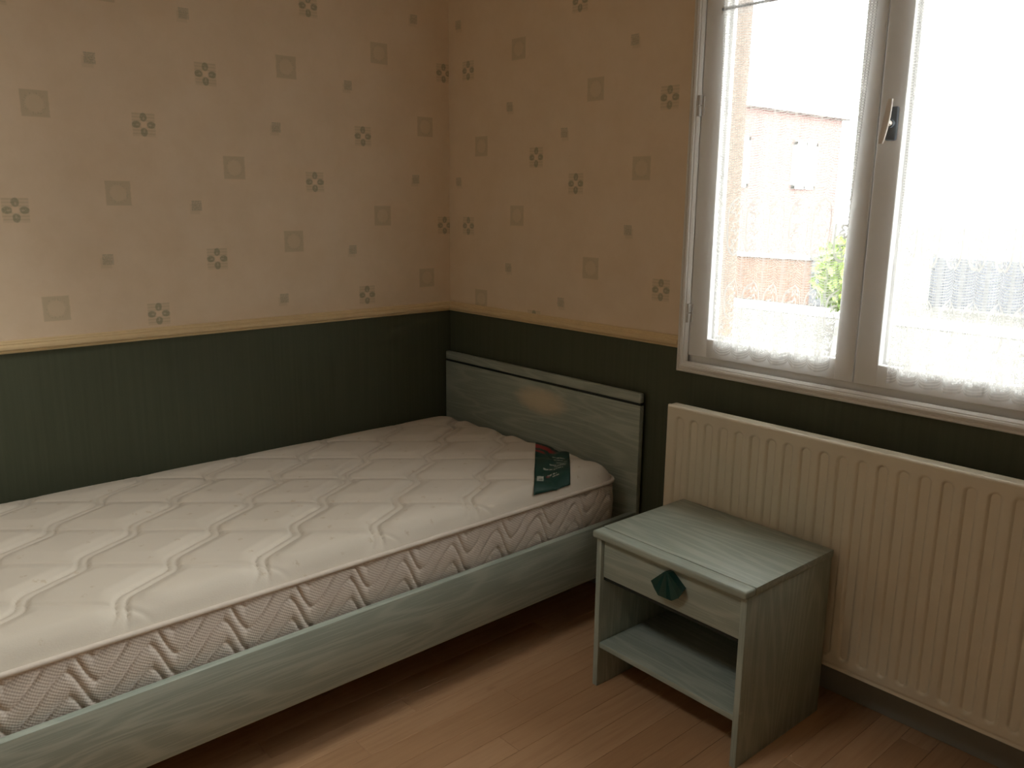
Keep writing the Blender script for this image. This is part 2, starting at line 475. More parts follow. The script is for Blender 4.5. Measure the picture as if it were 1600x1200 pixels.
def tube(bm, pts, r, n=10, cap=True, closed=False):
    pts = [Vector(p) for p in pts]
    path = []
    N = len(pts)
    for i, p in enumerate(pts):
        if closed: d = pts[(i + 1) % N] - pts[i - 1]
        else: d = (pts[min(i + 1, N - 1)] - pts[max(i - 1, 0)])
        d.normalize()
        ref = Vector((0, 0, 1)) if abs(d.z) < 0.9 else Vector((1, 0, 0))
        A = d.cross(ref).normalized(); B = A.cross(d).normalized()
        path.append((p, A, B))
    prism(bm, [(r * math.cos(2 * PI * k / n), r * math.sin(2 * PI * k / n)) for k in range(n)], path, closed)
def empty(name, loc=(0, 0, 0), rz=0.0):
    o = bpy.data.objects.new(name, None); o.empty_display_size = 0.1
    o.location = loc; o.rotation_euler = (0, 0, rz); COL.objects.link(o)
    return o
def tag(o, label, cat, group=None):
    o['label'] = label; o['category'] = cat
    if group: o['group'] = group
    return o
def struct(o, label=None):
    o['kind'] = 'structure'
    if label: o['label'] = label
    return o

# ------------------------------------------------------------------ room shell
RX, RY, RZ = 3.15, -3.35, 2.45
WT = 0.2
# window opening
OX0, OX1, OZ0, OZ1 = 1.108, 2.139, 0.800, 1.965

floor = struct(boxo('floor', (-0.1, RX + .1, RY - .1, 0.02, -0.12, -0.010), MAT['subfloor'], bev=0), 'warm brown laminate strip floor')
# laminate strips run along the bed; every strip its own piece
SW = 0.0715
meshes = {}
def strip_mesh(L):
    L = round(L, 3)
    if L not in meshes:
        bm = bmesh.new(); bx(bm, 0.0002, SW - 0.0002, 0.0002, L - 0.0002, -0.010, 0.0)
        tmp = [e for e in bm.edges if all(v.co.z > -1e-6 for v in e.verts)]
        bmesh.ops.bevel(bm, geom=tmp, offset=0.0005, segments=1, affect='EDGES')
        bmesh.ops.recalc_face_normals(bm, faces=bm.faces)
        me = bpy.data.meshes.new('floor_strip'); bm.to_mesh(me); bm.free(); me.materials.append(MAT['laminate'])
        meshes[L] = me
    return meshes[L]
nrow = int(math.ceil(RX / SW))
for i in range(nrow):
    y = RY
    offs = [0.30, 0.66, 0.48, 0.84, 0.39, 0.75][i % 6] + 0.05 * random.choice((0, 1, 2))
    first = True
    while y < -1e-6:
        L = offs if first else 0.90
        first = False
        L = min(L, -y)
        o = link('floor_strip', strip_mesh(L), floor)
        o.location = (i * SW, y, 0)
        y += L

ZS = (RAIL_Z0 + RAIL_Z1) / 2          # papers meet behind the dado rail
def two_paper_wall(name, d, upper, label=None):
    bm = bmesh.new()
    bx(bm, *d, -0.1, ZS, mi=0); bx(bm, *d, ZS, RZ, mi=1)
    return struct(obj(name, bm, [MAT['dado_paper'], upper]), label)
two_paper_wall('wall_left', (-WT, 0, RY - WT, WT), MAT['wall_left'], 'cream patterned wallpaper above dark green dado')
bm = bmesh.new()
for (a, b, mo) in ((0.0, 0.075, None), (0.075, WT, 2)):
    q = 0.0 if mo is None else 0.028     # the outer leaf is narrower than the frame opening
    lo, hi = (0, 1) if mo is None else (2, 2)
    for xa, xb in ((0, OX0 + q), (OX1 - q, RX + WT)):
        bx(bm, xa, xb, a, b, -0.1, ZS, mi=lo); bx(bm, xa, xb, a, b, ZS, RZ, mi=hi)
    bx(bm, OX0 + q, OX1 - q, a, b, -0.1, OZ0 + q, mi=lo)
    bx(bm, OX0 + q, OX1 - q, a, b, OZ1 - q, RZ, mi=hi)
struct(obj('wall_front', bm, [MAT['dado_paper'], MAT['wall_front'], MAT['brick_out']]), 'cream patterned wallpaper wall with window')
two_paper_wall('wall_right', (RX, RX + WT, RY - WT, 0), MAT['plain_paper'])
two_paper_wall('wall_back', (0, RX, RY - WT, RY), MAT['plain_paper'])
bm = bmesh.new()
for d in ((-WT, W2X0, RY - WT, WT), (W2X1, RX + WT, RY - WT, WT), (W2X0, W2X1, RY - WT, W2Y0), (W2X0, W2X1, W2Y1, WT)):
    bx(bm, d[0], d[1], d[2], d[3], RZ, RZ + 0.15)
struct(obj('ceiling', bm, MAT['ceiling']))

# dado rail: stepped moulding 35 mm high
DP = [(0, 0), (0.007, 0.0), (0.010, 0.003), (0.010, 0.006), (0.0085, 0.0075), (0.015, 0.0095), (0.017, 0.013), (0.017, 0.019),
      (0.0135, 0.0225), (0.0105, 0.024), (0.0115, 0.026), (0.0105, 0.0285), (0.008, 0.030), (0.008, 0.0325), (0.005, 0.035), (0, 0.035)]
def rail_obj(name, p0, p1, nrm, m0=0.0, m1=0.0):
    bm = bmesh.new()
    d = (Vector(p1) - Vector(p0)).normalized()
    rows = []
    for p, mm in ((p0, m0), (p1, m1)):
        rows.append([bm.verts.new(Vector(p) + Vector(nrm) * a + d * (mm * a) + Vector((0, 0, b))) for a, b in DP])
    n = len(DP)
    for j in range(n): bm.faces.new((rows[0][j], rows[0][(j + 1) % n], rows[1][(j + 1) % n], rows[1][j]))
    bm.faces.new(rows[0]); bm.faces.new(rows[1][::-1])
    return struct(obj(name, bm, MAT['dado'], smooth=True, angle=28))
CX0, CX1, CZ0, CZ1 = 1.094, 2.153, 0.783, 1.982     # window casing outer
rail_obj('trim_1', (0, RY, RAIL_Z0), (0, 0, RAIL_Z0), (1, 0, 0), 0, -1)['label'] = 'cream dado rail along the wall beside the bed'
rail_obj('trim_2', (0, 0, RAIL_Z0), (CX0, 0, RAIL_Z0), (0, -1, 0), 1, 0)['label'] = 'cream dado rail between the corner and the window'
rail_obj('trim_3', (CX1, 0, RAIL_Z0), (RX, 0, RAIL_Z0), (0, -1, 0), 0, 0)
# skirting boards
struct(boxo('baseboard_front', (0.0, RX, -0.012, 0, 0.001, 0.095), MAT['skirting'], bev=0.002), 'grey green skirting board under the radiator')
struct(boxo('baseboard_left', (0.0, 0.010, RY, -0.012, 0.001, 0.095), MAT['skirting'], bev=0.002))
struct(boxo('baseboard_right', (RX - .012, RX, RY, -0.012, 0.001, 0.095), MAT['skirting'], bev=0.002))
struct(boxo('baseboard_back', (0.010, RX - .012, RY, RY + .012, 0.001, 0.095), MAT['skirting'], bev=0.002))

# ------------------------------------------------------------------ window
win = struct(empty('window_1', (1.6235, 0, 0)), 'white double casement window')
def wp(name, bm, mat, parent, smooth=True, angle=30):
    o = obj(name, bm, mat, None, smooth, angle); o.parent = parent
    if parent is win: o.matrix_parent_inverse = Matrix.Translation((-1.6235, 0, 0))
    return o
# mitred casing moulding (30 mm)
CP = [(0, 0), (0.012, 0), (0.015, 0.003), (0.015, 0.007), (0.0125, 0.009), (0.0125, 0.011), (0.019, 0.014), (0.0205, 0.018), (0.019, 0.022), (0.015, 0.0235), (0.015, 0.026), (0.012, 0.0285), (0.008, 0.031), (0, 0.031)]
bm = bmesh.new()
corners = [((CX0, CZ0), (1, 1)), ((CX1, CZ0), (-1, 1)), ((CX1, CZ1), (-1, -1)), ((CX0, CZ1), (1, -1))]
rows = [[bm.verts.new((cx + sx * b, -a, cz + sz * b)) for a, b in CP] for (cx, cz), (sx, sz) in corners]
for i in range(4):
    p, q = rows[i], rows[(i + 1) % 4]
    for j in range(len(CP)):
        bm.faces.new((p[j], p[(j + 1) % len(CP)], q[(j + 1) % len(CP)], q[j]))
wp('casing', bm, MAT['trim_white'], win, True, 25)
def ring_boxes(bm, x0, x1, z0, z1, w, y0, y1, wb=None, bev=0.002):
    wb = wb or w
    bx(bm, x0, x0 + w, y0, y1, z0, z1, bev); bx(bm, x1 - w, x1, y0, y1, z0, z1, bev)
    bx(bm, x0 + w - .001, x1 - w + .001, y0, y1, z0, z0 + wb, bev); bx(bm, x0 + w - .001, x1 - w + .001, y0, y1, z1 - w, z1, bev)
bm = bmesh.new()
ring_boxes(bm, OX0 + .0005, OX1 - .0005, OZ0 + .0005, OZ1 - .0005, 0.033, 0.008, 0.072)
wp('frame', bm, MAT['white_wood'], win)
SX0, SXM, SX1, SZ0, SZ1 = 1.1265, 1.6235, 2.1205, 0.833, 1.940
def sash(x0, x1, left):
    bm = bmesh.new()
    st = 0.0635; so = 0.050           # hinge stile, meeting stile
    a, b = (st, so) if left else (so + 0.008, st)
    y0, y1 = (-0.004 if left else -0.007), 0.046
    bx(bm, x0, x0 + a, y0, y1, SZ0, SZ1, 0.003, 3); bx(bm, x1 - b, x1, y0, y1, SZ0, SZ1, 0.003, 3)
    bx(bm, x0 + a - .003, x1 - b + .003, y0, y1, SZ0, SZ0 + 0.054, 0.003, 3)
    bx(bm, x0 + a - .003, x1 - b + .003, y0, y1, SZ1 - 0.058, SZ1, 0.003, 3)
    s = wp('sash', bm, MAT['white_wood'], win)
    px0, px1, pz0, pz1 = x0 + a, x1 - b, SZ0 + 0.054, SZ1 - 0.058
    bm = bmesh.new(); ring_boxes(bm, px0 - .002, px1 + .002, pz0 - .002, pz1 + .002, 0.010, 0.017, 0.027)
    wp('glazing_bead', bm, MAT['white_wood'], s)
    bm = bmesh.new(); bx(bm, px0 - .002, px1 + .002, 0.028, 0.032, pz0 - .002, pz1 + .002)
    wp('glass_pane', bm, MAT['glass'], s, False)
    if left:
        for hz in (0.956, 1.523):
            h = bmesh.new()
            tube(h, [(x0 - .0015, -0.010, hz - .028), (x0 - .0015, -0.010, hz - .002)], 0.0062, 12)
            tube(h, [(x0 - .0015, -0.010, hz + .001), (x0 - .0015, -0.010, hz + .026)], 0.0062, 12)
            bx(h, x0 - .001, x0 + .010, -0.0065, -0.003, hz - .026, hz + .024, 0.0008)
            wp('hinge', h, MAT['metal'], s)
    return s
sash_l = sash(SX0, SXM - 0.002, True)
sash_r = sash(SXM + 0.002, SX1, False)
# lever handle on the right-hand sash
bm = bmesh.new(); bx(bm, 1.647, 1.671, -0.015, -0.003, 1.407, 1.482, 0.004, 3)
tube(bm, [(1.659, -0.014, 1.444), (1.659, -0.024, 1.444)], 0.009, 14)
wp('handle_backplate', bm, MAT['handle_plate'], sash_r)
bm = bmesh.new()
tube(bm, [(1.659, -0.020, 1.444), (1.659, -0.040, 1.446)], 0.0065, 12)
path = []
for (yy, zz, w, h) in ((-0.030, 1.497, .006, .004), (-0.033, 1.480, .0075, .0045), (-0.037, 1.460, .008, .005), (-0.041, 1.446, .0085, .0055), (-0.046, 1.430, .008, .005), (-0.053, 1.412, .0075, .0045), (-0.058, 1.398, .006, .004)):
    path.append(((1.659, yy, zz), (w, 0, 0), (0, h, 0)))
prism(bm, [(math.cos(2 * PI * k / 10), math.sin(2 * PI * k / 10)) for k in range(10)], path)
wp('handle_lever', bm, MAT['lever'], sash_r)
# outside sill
bm = bmesh.new(); bx(bm, OX0 + .03, OX1 - .03, 0.0755, 0.26, 0.8285, 0.850, 0.003)
wp('sill', bm, MAT['coping'], win)

# added fill skylight: frame and pane set in the ceiling opening
fill_skylight = struct(empty('added_fill_skylight', ((W2X0 + W2X1) / 2, (W2Y0 + W2Y1) / 2, RZ)))
def fill_skylight_part(name, bm, mat):
    o = obj(name, bm, mat); o.parent = fill_skylight; o.matrix_parent_inverse = Matrix.Translation(-Vector(fill_skylight.location)); return o
bm = bmesh.new()
for d in ((W2X0, W2X0 + .03, W2Y0, W2Y1), (W2X1 - .03, W2X1, W2Y0, W2Y1), (W2X0 + .03, W2X1 - .03, W2Y0, W2Y0 + .03), (W2X0 + .03, W2X1 - .03, W2Y1 - .03, W2Y1)):
    bx(bm, d[0], d[1], d[2], d[3], RZ + .08, RZ + .13, .002)
fill_skylight_part('frame', bm, MAT['white_wood'])
bm = bmesh.new(); bx(bm, W2X0 + .03, W2X1 - .03, W2Y0 + .03, W2Y1 - .03, RZ + .10, RZ + .104)
fill_skylight_part('glass_pane', bm, MAT['glass'])

# ------------------------------------------------------------------ bed
bed = tag(empty('single_bed', (0.497, -1.03, 0)), 'sage green wooden single bed frame with low headboard in the corner', 'bed')
def child(o, p):
    o.parent = p; o.matrix_parent_inverse = Matrix.LocRotScale(p.location, p.rotation_euler, p.scale).inverted()
    return o
BX0, BX1 = 0.012, 0.982
HB0, HB1 = -0.0145, -0.0325
# headboard: panel, dark inlay line, top rail with eased edges
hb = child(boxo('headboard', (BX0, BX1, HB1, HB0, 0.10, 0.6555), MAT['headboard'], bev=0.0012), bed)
hs = child(boxo('inlay_strip', (BX0 + .0015, BX1 - .0015, HB1 + 0.003, HB0 - .001, 0.6545, 0.6645), MAT['dark_gap'], bev=0), hb)
hs.matrix_parent_inverse = Matrix.Identity(4); hs.matrix_parent_inverse = (bed.matrix_basis @ hb.matrix_parent_inverse @ hb.matrix_basis).inverted()
ht = boxo('top_rail', (BX0, BX1, HB1 - 0.001, HB0, 0.6635, 0.6945), MAT['wood_x'], bev=0.004, seg=3)
ht.parent = hb
for x0 in (BX0, BX1 - 0.05):
    child(boxo('leg', (x0, x0 + .05, HB1 + .0005, HB0 - .0005, 0.0, 0.102), MAT['wood_z'], bev=0.001), bed)
RZ0, RZ1 = 0.146, 0.313
child(boxo('side_rail', (BX1 - 0.020, BX1, -2.012, HB1 - .0005, RZ0, RZ1), MAT['wood_y'], bev=0.0018), bed)
child(boxo('side_rail', (BX0, BX0 + 0.020, -2.012, HB1 - .0005, RZ0, RZ1), MAT['wood_y'], bev=0.0018), bed)
child(boxo('footboard', (BX0, BX1, -2.032, -2.0125, 0.10, 0.40), MAT['wood_x'], bev=0.004), bed)
for x0 in (BX0, BX1 - 0.05):
    child(boxo('leg', (x0, x0 + .05, -2.0315, -2.013, 0.0, 0.102), MAT['wood_z'], bev=0.001), bed)
for x0, x1 in ((BX0 + .020, BX0 + .042), (BX1 - .042, BX1 - .020)):
    child(boxo('slat_ledge', (x0, x1, -2.010, HB1 - .002, 0.235, 0.262), MAT['wood_y'], bev=0.001), bed)
slat = boxo('slat', (BX0 + .021, BX1 - .021, -0.0425, 0.0425, 0.262, 0.280), plain('pine_slat', (0.5, 0.36, 0.2), 0.6), bev=0.002)
for i in range(12):
    s = slat if i == 0 else slat.copy()
    if i: COL.objects.link(s)
    s.location = (0, -0.12 - i * 0.162, 0); s.parent = bed
    s.matrix_parent_inverse = Matrix.Translation(-Vector(bed.location))

# ------------------------------------------------------------------ mattress
MX0, MX1, MY0, MY1 = 0.046, 0.9465, -1.976, -0.078
MZ0, MZP = 0.2805, 0.4215
CR = 0.055
def corner_map(x, y):
    """rectangle -> rectangle with rounded corners"""
    cx = MX0 + CR if x < MX0 + CR else (MX1 - CR if x > MX1 - CR else None)
    cy = MY0 + CR if y < MY0 + CR else (MY1 - CR if y > MY1 - CR else None)
    if cx is None or cy is None: return x, y
    a, b = (x - cx) / CR, (y - cy) / CR
    return cx + CR * a * math.sqrt(1 - b * b / 2), cy + CR * b * math.sqrt(1 - a * a / 2)
def sm(a, b, v):
    q = max(0.0, min(1.0, (v - a) / (b - a))); return q * q * (3 - 2 * q)
QX, QY, QX0, QY0 = 0.1295, 0.1500, 0.8980, -1.2320
LN = math.hypot(QX, QY)
# unit vectors of the two stitch directions
def top_h(x, y):
    dx = min(x - MX0, MX1 - x); dy = min(y - MY0, MY1 - y)
    crown = 0.043 * (1 - math.exp(-max(dx, 0) / 0.022)) * (1 - math.exp(-max(dy, 0) / 0.017))
    edge = 0.005 * sm(0, 0.02, min(dx, dy))
    # lattice coordinates: p, q integers on the stitch lines
    ax, ay = (x - QX0) / QX, (y - QY0) / QY
    p = (ax + ay) / 2.0     # constant along lines running (-x,+y)
    q = (ay - ax) / 2.0     # constant along lines running (+x,+y)
    # S-bend of the double line near every crossing
    pw = p + 0.068 * math.sin(2 * PI * q) + 0.018 * math.sin(4 * PI * q)
    dp = abs(pw - round(pw)) * 2 * QX * QY / LN      # metres to the double line
    qw = q + 0.012 * math.sin(2 * PI * p)
    dq = abs(qw - round(qw)) * 2 * QX * QY / LN
    dbl = 0.0060 * math.exp(-((dp - 0.0112) / 0.0040) ** 2) + 0.0022 * math.exp(-(dp / 0.0080) ** 2)
    sing = 0.0036 * math.exp(-(dq / 0.0042) ** 2) * (0.45 + 0.55 * sm(0.0, 0.03, dp))
    puff = 0.0085 * (sm(0.011, 0.050, dp) * sm(0.0, 0.050, dq))
    tuck = 0.0022 * math.exp(-(dp / 0.022) ** 2 - (dq / 0.022) ** 2)
    fade = sm(0.004, 0.045, min(MX1 - x, dy)) * sm(0.02, 0.15, x - MX0)
    gf = sm(0.003, 0.018, min(MX1 - x, dy)) * sm(0.012, 0.07, x - MX0)
    return MZP + edge + crown + fade * puff - gf * (dbl + sing + tuck)
verts, faces, fm = [], [], []
NX, NY = 225, 440
for j in range(NY + 1):
    y = MY0 + (MY1 - MY0) * j / NY
    for i in range(NX + 1):
        x = MX0 + (MX1 - MX0) * i / NX
        xx, yy = corner_map(x, y)
        verts.append((xx, yy, top_h(x, y)))
for j in range(NY):
    for i in range(NX):
        a = j * (NX + 1) + i
        faces.append((a, a + 1, a + NX + 2, a + NX + 1)); fm.append(0)
# border
def perimeter(step):
    pts = []
    segs = [((MX1, MY0 + CR), (MX1, MY1 - CR), (1, 0)), ((MX1 - CR, MY1), (MX0 + CR, MY1), (0, 1)), ((MX0, MY1 - CR), (MX0, MY0 + CR), (-1, 0)), ((MX0 + CR, MY0), (MX1 - CR, MY0), (0, -1))]
    cen = [(MX1 - CR, MY1 - CR, 0), (MX0 + CR, MY1 - CR, 90), (MX0 + CR, MY0 + CR, 180), (MX1 - CR, MY0 + CR, 270)]
    for (p0, p1, nn), (cx, cy, a0) in zip(segs, cen):
        L = math.hypot(p1[0] - p0[0], p1[1] - p0[1]); k = max(2, int(L / step))
        for i in range(k): pts.append((p0[0] + (p1[0] - p0[0]) * i / k, p0[1] + (p1[1] - p0[1]) * i / k, nn[0], nn[1]))
        k = max(6, int(CR * PI / 2 / step))
        for i in range(k):
            a = math.radians(a0 + 90.0 * i / k); pts.append((cx + CR * math.cos(a), cy + CR * math.sin(a), math.cos(a), math.sin(a)))
    return pts
per = perimeter(0.0028)
PW = 0.153
def wave(s):
    f = (s / PW) % 1.0
    if f < 0.33: v = 1 - f / 0.33
    else: v = (f - 0.33) / 0.67
    # soften the turning points
    c = 0.5 - 0.5 * math.cos(PI * v)
    return 0.088 * (0.65 * c + 0.35 * v)
base = len(verts)
NR = 56
s = 0.0; prev = None
srow = []
for (px, py, nx, ny) in per:
    if prev is not None: s += math.hypot(px - prev[0], py - prev[1])
    prev = (px, py); srow.append(s)
s_ref = (-1.50) - (MY0 + CR)          # a crest passes y = -1.50 on the open side
for k in range(NR + 1):
    f = k / NR
    z = MZP + (MZ0 - MZP) * f
    bul = 0.006 * math.sin(PI * f) - 0.004 * (1 if f in (0, 1) else 0)
    for (px, py, nx, ny), ss in zip(per, srow):
        ph = ss - s_ref
        g = (z - 0.352 - wave(ph)) 
        sl = 0.088 / (0.33 * PW) if (ph / PW) % 1.0 < 0.33 else 0.088 / (0.67 * PW)
        dist = abs(((g / 0.050) + 0.5) % 1.0 - 0.5) * 0.050 / math.sqrt(1 + sl * sl)
        fade = sm(0, 0.10, f) * sm(0, 0.06, 1 - f)
        d = bul + fade * (0.0016 * sm(0.0, 0.012, dist) - 0.0021 * math.exp(-(dist / 0.0026) ** 2))
        verts.append((px + nx * d, py + ny * d, z))
NP = len(per)
for k in range(NR):
    for i in range(NP):
        a, b = base + k * NP + i, base + k * NP + (i + 1) % NP
        faces.append((a, a + NP, b + NP, b)); fm.append(1)
faces.append(tuple(base + NR * NP + i for i in range(NP))[::-1]); fm.append(1)
mattress = raw('mattress', verts, faces, [MAT['ticking'], MAT['border']], None, True, None, fm, 60)
tag(mattress, 'bare off-white quilted single mattress lying on the sage green bed', 'mattress')
for zz, rr in ((MZP + 0.0025, 0.0062), (MZ0 + 0.005, 0.0045)):
    bm = bmesh.new()
    tube(bm, [(px + nx * 0.0035, py + ny * 0.0035, zz) for px, py, nx, ny in perimeter(0.012)], rr, 10, closed=True)
    obj('piping', bm, MAT['piping'], mattress, True)
# green label stitched on the head corner of the open side
LC = [(0.594, -0.100), (0.752, -0.100), (0.937, -0.284), (0.937, -0.431)]   # head-left, head-right, side-right, side-left
vs, uvs, fs = [], [], []
NU, NV = 26, 48
for j in range(NV + 1):
    v = 1 - j / NV
    for i in range(NU + 1):
        u = i / NU
        hx = LC[0][0] + (LC[1][0] - LC[0][0]) * u; hy = LC[0][1] + (LC[1][1] - LC[0][1]) * u
        fx = LC[3][0] + (LC[2][0] - LC[3][0]) * u; fy = LC[3][1] + (LC[2][1] - LC[3][1]) * u
        x, y = fx + (hx - fx) * v, fy + (hy - fy) * v
        vs.append((x, y, top_h(x, y) * 0.35 + 0.65 * max(top_h(x + dx, y + dy) for dx in (-.012, 0, .012) for dy in (-.012, 0, .012)) + 0.0012)); uvs.append((u, v))
for j in range(NV):
    for i in range(NU):
        a = j * (NU + 1) + i; fs.append((a, a + NU + 1, a + NU + 2, a + 1))
lab = raw('label_patch', vs, fs, MAT['label'], mattress, True, uvs)
md = lab.modifiers.new('thick', 'SOLIDIFY'); md.thickness = 0.0008; md.offset = -1
lab['label'] = 'dark green printed label with red swash'

# ------------------------------------------------------------------ nightstand
NXP, NYP, NA = 1.2013, -0.4668, -0.0251
NW, ND, NH = 0.4607, 0.362, 0.4397
ns = tag(empty('nightstand', (NXP, NYP, 0), NA), 'sage green wooden nightstand with one drawer and open shelf beside the radiator', 'nightstand')
def npart(name, d, mat, bev=0.0012, seg=2, parent=None):
    o = boxo(name, d, mat, None, bev, seg); o.parent = parent or ns; return o
npart('top_panel', (0.0, NW, 0.0355, ND, NH - 0.018, NH), MAT['wood_x'], 0.0012)
npart('top_edging', (-0.001, NW, -0.006, 0.0350, NH - 0.019, NH), MAT['wood_x'], 0.005, 3)
npart('side_panel', (0.006, 0.022, 0.005, ND - .002, 0.0, NH - 0.0185), MAT['wood_z'])
npart('side_panel', (NW - .018, NW - .002, 0.005, ND - .002, 0.0, NH - 0.0185), MAT['wood_z'])
npart('back_panel', (0.0225, NW - .0185, ND - .016, ND - .008, 0.105, NH - .019), MAT['wood_x'], 0)
npart('shelf', (0.0222, NW - .0182, 0.010, ND - .0165, 0.112, 0.127), MAT['wood_x'])
npart('drawer_runner', (0.0222, NW - .0182, 0.018, ND - .0165, 0.303, 0.310), MAT['dark_gap'], 0)
dr = npart('drawer', (0.0240, NW - .0200, 0.0140, 0.031, 0.3130, NH - .0205), MAT['wood_x'], 0.0015)
bm = bmesh.new()
for d in ((0.035, 0.045, 0.031, ND - .03, .315, .40), (NW - .041, NW - .031, 0.031, ND - .03, .315, .40), (0.035, NW - .031, ND - .04, ND - .03, .315, .40), (0.035, NW - .031, .031, ND - .03, .3145, .322)): bx(bm, *d)
o = obj('drawer_box', bm, MAT['wood_x'], dr)
# fan shaped knob: folded wedges from the apex
bm = bmesh.new()
ax_, az_ = 0.244, 0.4105
rim = [(0.1975, 0.372), (0.2085, 0.3545), (0.2250, 0.3455), (0.2450, 0.3430), (0.2650, 0.3465), (0.2815, 0.3580), (0.2925, 0.3770)]
apL, apR = (0.2385, 0.4110), (0.2495, 0.4110)
yb, yf = 0.0140, -0.010
front = []; back = []
nf = len(rim)
fa = []
for k, (rx, rz) in enumerate(rim):
    ridge = 0.0 if k % 2 == 0 else 0.0055
    front.append(bm.verts.new((rx, yf + (0.004 if k in (0, nf - 1) else 0) - (-ridge), rz)))
    back.append(bm.verts.new((rx + (ax_ - rx) * .10, yb, rz + (az_ - rz) * .10)))
    t_ = k / (nf - 1)
    fa.append((apL[0] + (apR[0] - apL[0]) * t_, apL[1]))
fap = [bm.verts.new((p[0], yf + 0.003, p[1])) for p in fa]
bap = [bm.verts.new((p[0], yb, p[1] - .002)) for p in fa]
for k in range(nf - 1):
    bm.faces.new((fap[k], fap[k + 1], front[k + 1], front[k]))
    bm.faces.new((bap[k + 1], bap[k], back[k], back[k + 1]))
    bm.faces.new((front[k], front[k + 1], back[k + 1], back[k]))
    bm.faces.new((fap[k + 1], fap[k], bap[k], bap[k + 1]))
bm.faces.new((fap[0], front[0], back[0], bap[0])); bm.faces.new((front[-1], fap[-1], bap[-1], back[-1]))
kn = obj('knob', bm, MAT['knob'], dr)
kn['label'] = 'dark green fan-shaped drawer knob'

# ------------------------------------------------------------------ radiator
GX0, GX1, GZ0, GZ1 = 1.134, 2.241, 0.120, 0.7015
GF, GB = -0.1005, -0.058
rad = tag(empty('radiator', ((GX0 + GX1) / 2, -0.06, 0)), 'cream steel panel radiator with vertical grooves under the window', 'radiator')
PIT, G0 = 0.04835, 1.1800
xs = []
x = GX0
while x < GX1 - 1e-6: xs.append(x); x += 0.0035
xs.append(GX1)
zs = []
z = GZ0
while z < GZ1 - 1e-6:
    zs.append(z); z += 0.0035 if (z < 0.20 or z > 0.635) else 0.02
zs.append(GZ1)
gz0, gz1, ghw = 0.148, 0.674, 0.0155
def gdepth(x, z):
    k = round((x - G0) / PIT)
    k = max(0, min(21, k))
    dx = abs(x - (G0 + k * PIT))
    zc = min(max(z, gz0 + ghw), gz1 - ghw)
    d = math.hypot(dx, z - zc)
    return 0.0075 * (1 - sm(0.0075, ghw, d))
def rnd(x, z):
    e = min(x - GX0, GX1 - x, GZ1 - z); r = 0.006
    v = 0.0
    if e < r: v += r - math.sqrt(max(0, r * r - (r - e) ** 2))
    # bottom crimp
    v += 0.0035 * math.exp(-((z - 0.1285) / 0.0022) ** 2) + (0.001 if z < 0.1285 else 0)
    return v
vs = [(x, GF + gdepth(x, z) + rnd(x, z), z) for z in zs for x in xs]
nx = len(xs)
fs = [(j * nx + i, j * nx + i + 1, (j + 1) * nx + i + 1, (j + 1) * nx + i) for j in range(len(zs) - 1) for i in range(nx - 1)]
pan = child(raw('front_panel', vs, fs, MAT['radiator'], None, True), rad)
bm = bmesh.new()
bx(bm, GX0, GX1, GF + .0058, GF + .0145, GZ0, GZ1, 0.0)
child(obj('panel_back', bm, MAT['radiator']), rad)
bm = bmesh.new(); bx(bm, GX0 + .0005, GX0 + .004, GF + .0144, GB, GZ0 + .01, GZ1 - .001, 0.001); child(obj('side_cover', bm, MAT['radiator']), rad)
bm = bmesh.new(); bx(bm, GX1 - .004, GX1 - .0005, GF + .0144, GB, GZ0 + .01, GZ1 - .001, 0.001); child(obj('side_cover', bm, MAT['radiator']), rad)
bm = bmesh.new(); bx(bm, GX0 + .004, GX1 - .004, GF + .0144, GB, GZ1 - .006, GZ1 - .0008, 0.001); child(obj('top_cover', bm, MAT['radiator']), rad)
bm = bmesh.new(); bx(bm, GX0 + .004, GX1 - .004, GB - .012, GB, GZ0, GZ1 - .0065, 0.001); child(obj('rear_panel', bm, MAT['radiator']), rad)
for bxx in (GX0 + .16, GX1 - .16):
    child(boxo('wall_bracket', (bxx - .015, bxx + .015, GB - .001, -0.0002, 0.20, 0.62), MAT['radiator'], bev=0.001), rad)
bm = bmesh.new()
tube(bm, [(GX1 - .002, -0.078, 0.155), (GX1 + .05, -0.078, 0.155)], 0.011, 14)
tube(bm, [(GX1 + .045, -0.078, 0.001), (GX1 + .045, -0.078, 0.18)], 0.008, 12)
child(obj('valve_pipe', bm, MAT['metal'], None, True, 40), rad)
bm = bmesh.new()
tube(bm, [(GX1 + .045, -0.078, 0.175), (GX1 + .045, -0.078, 0.225)], 0.018, 18)
child(obj('valve_head', bm, MAT['white_wood'], None, True, 40), rad)

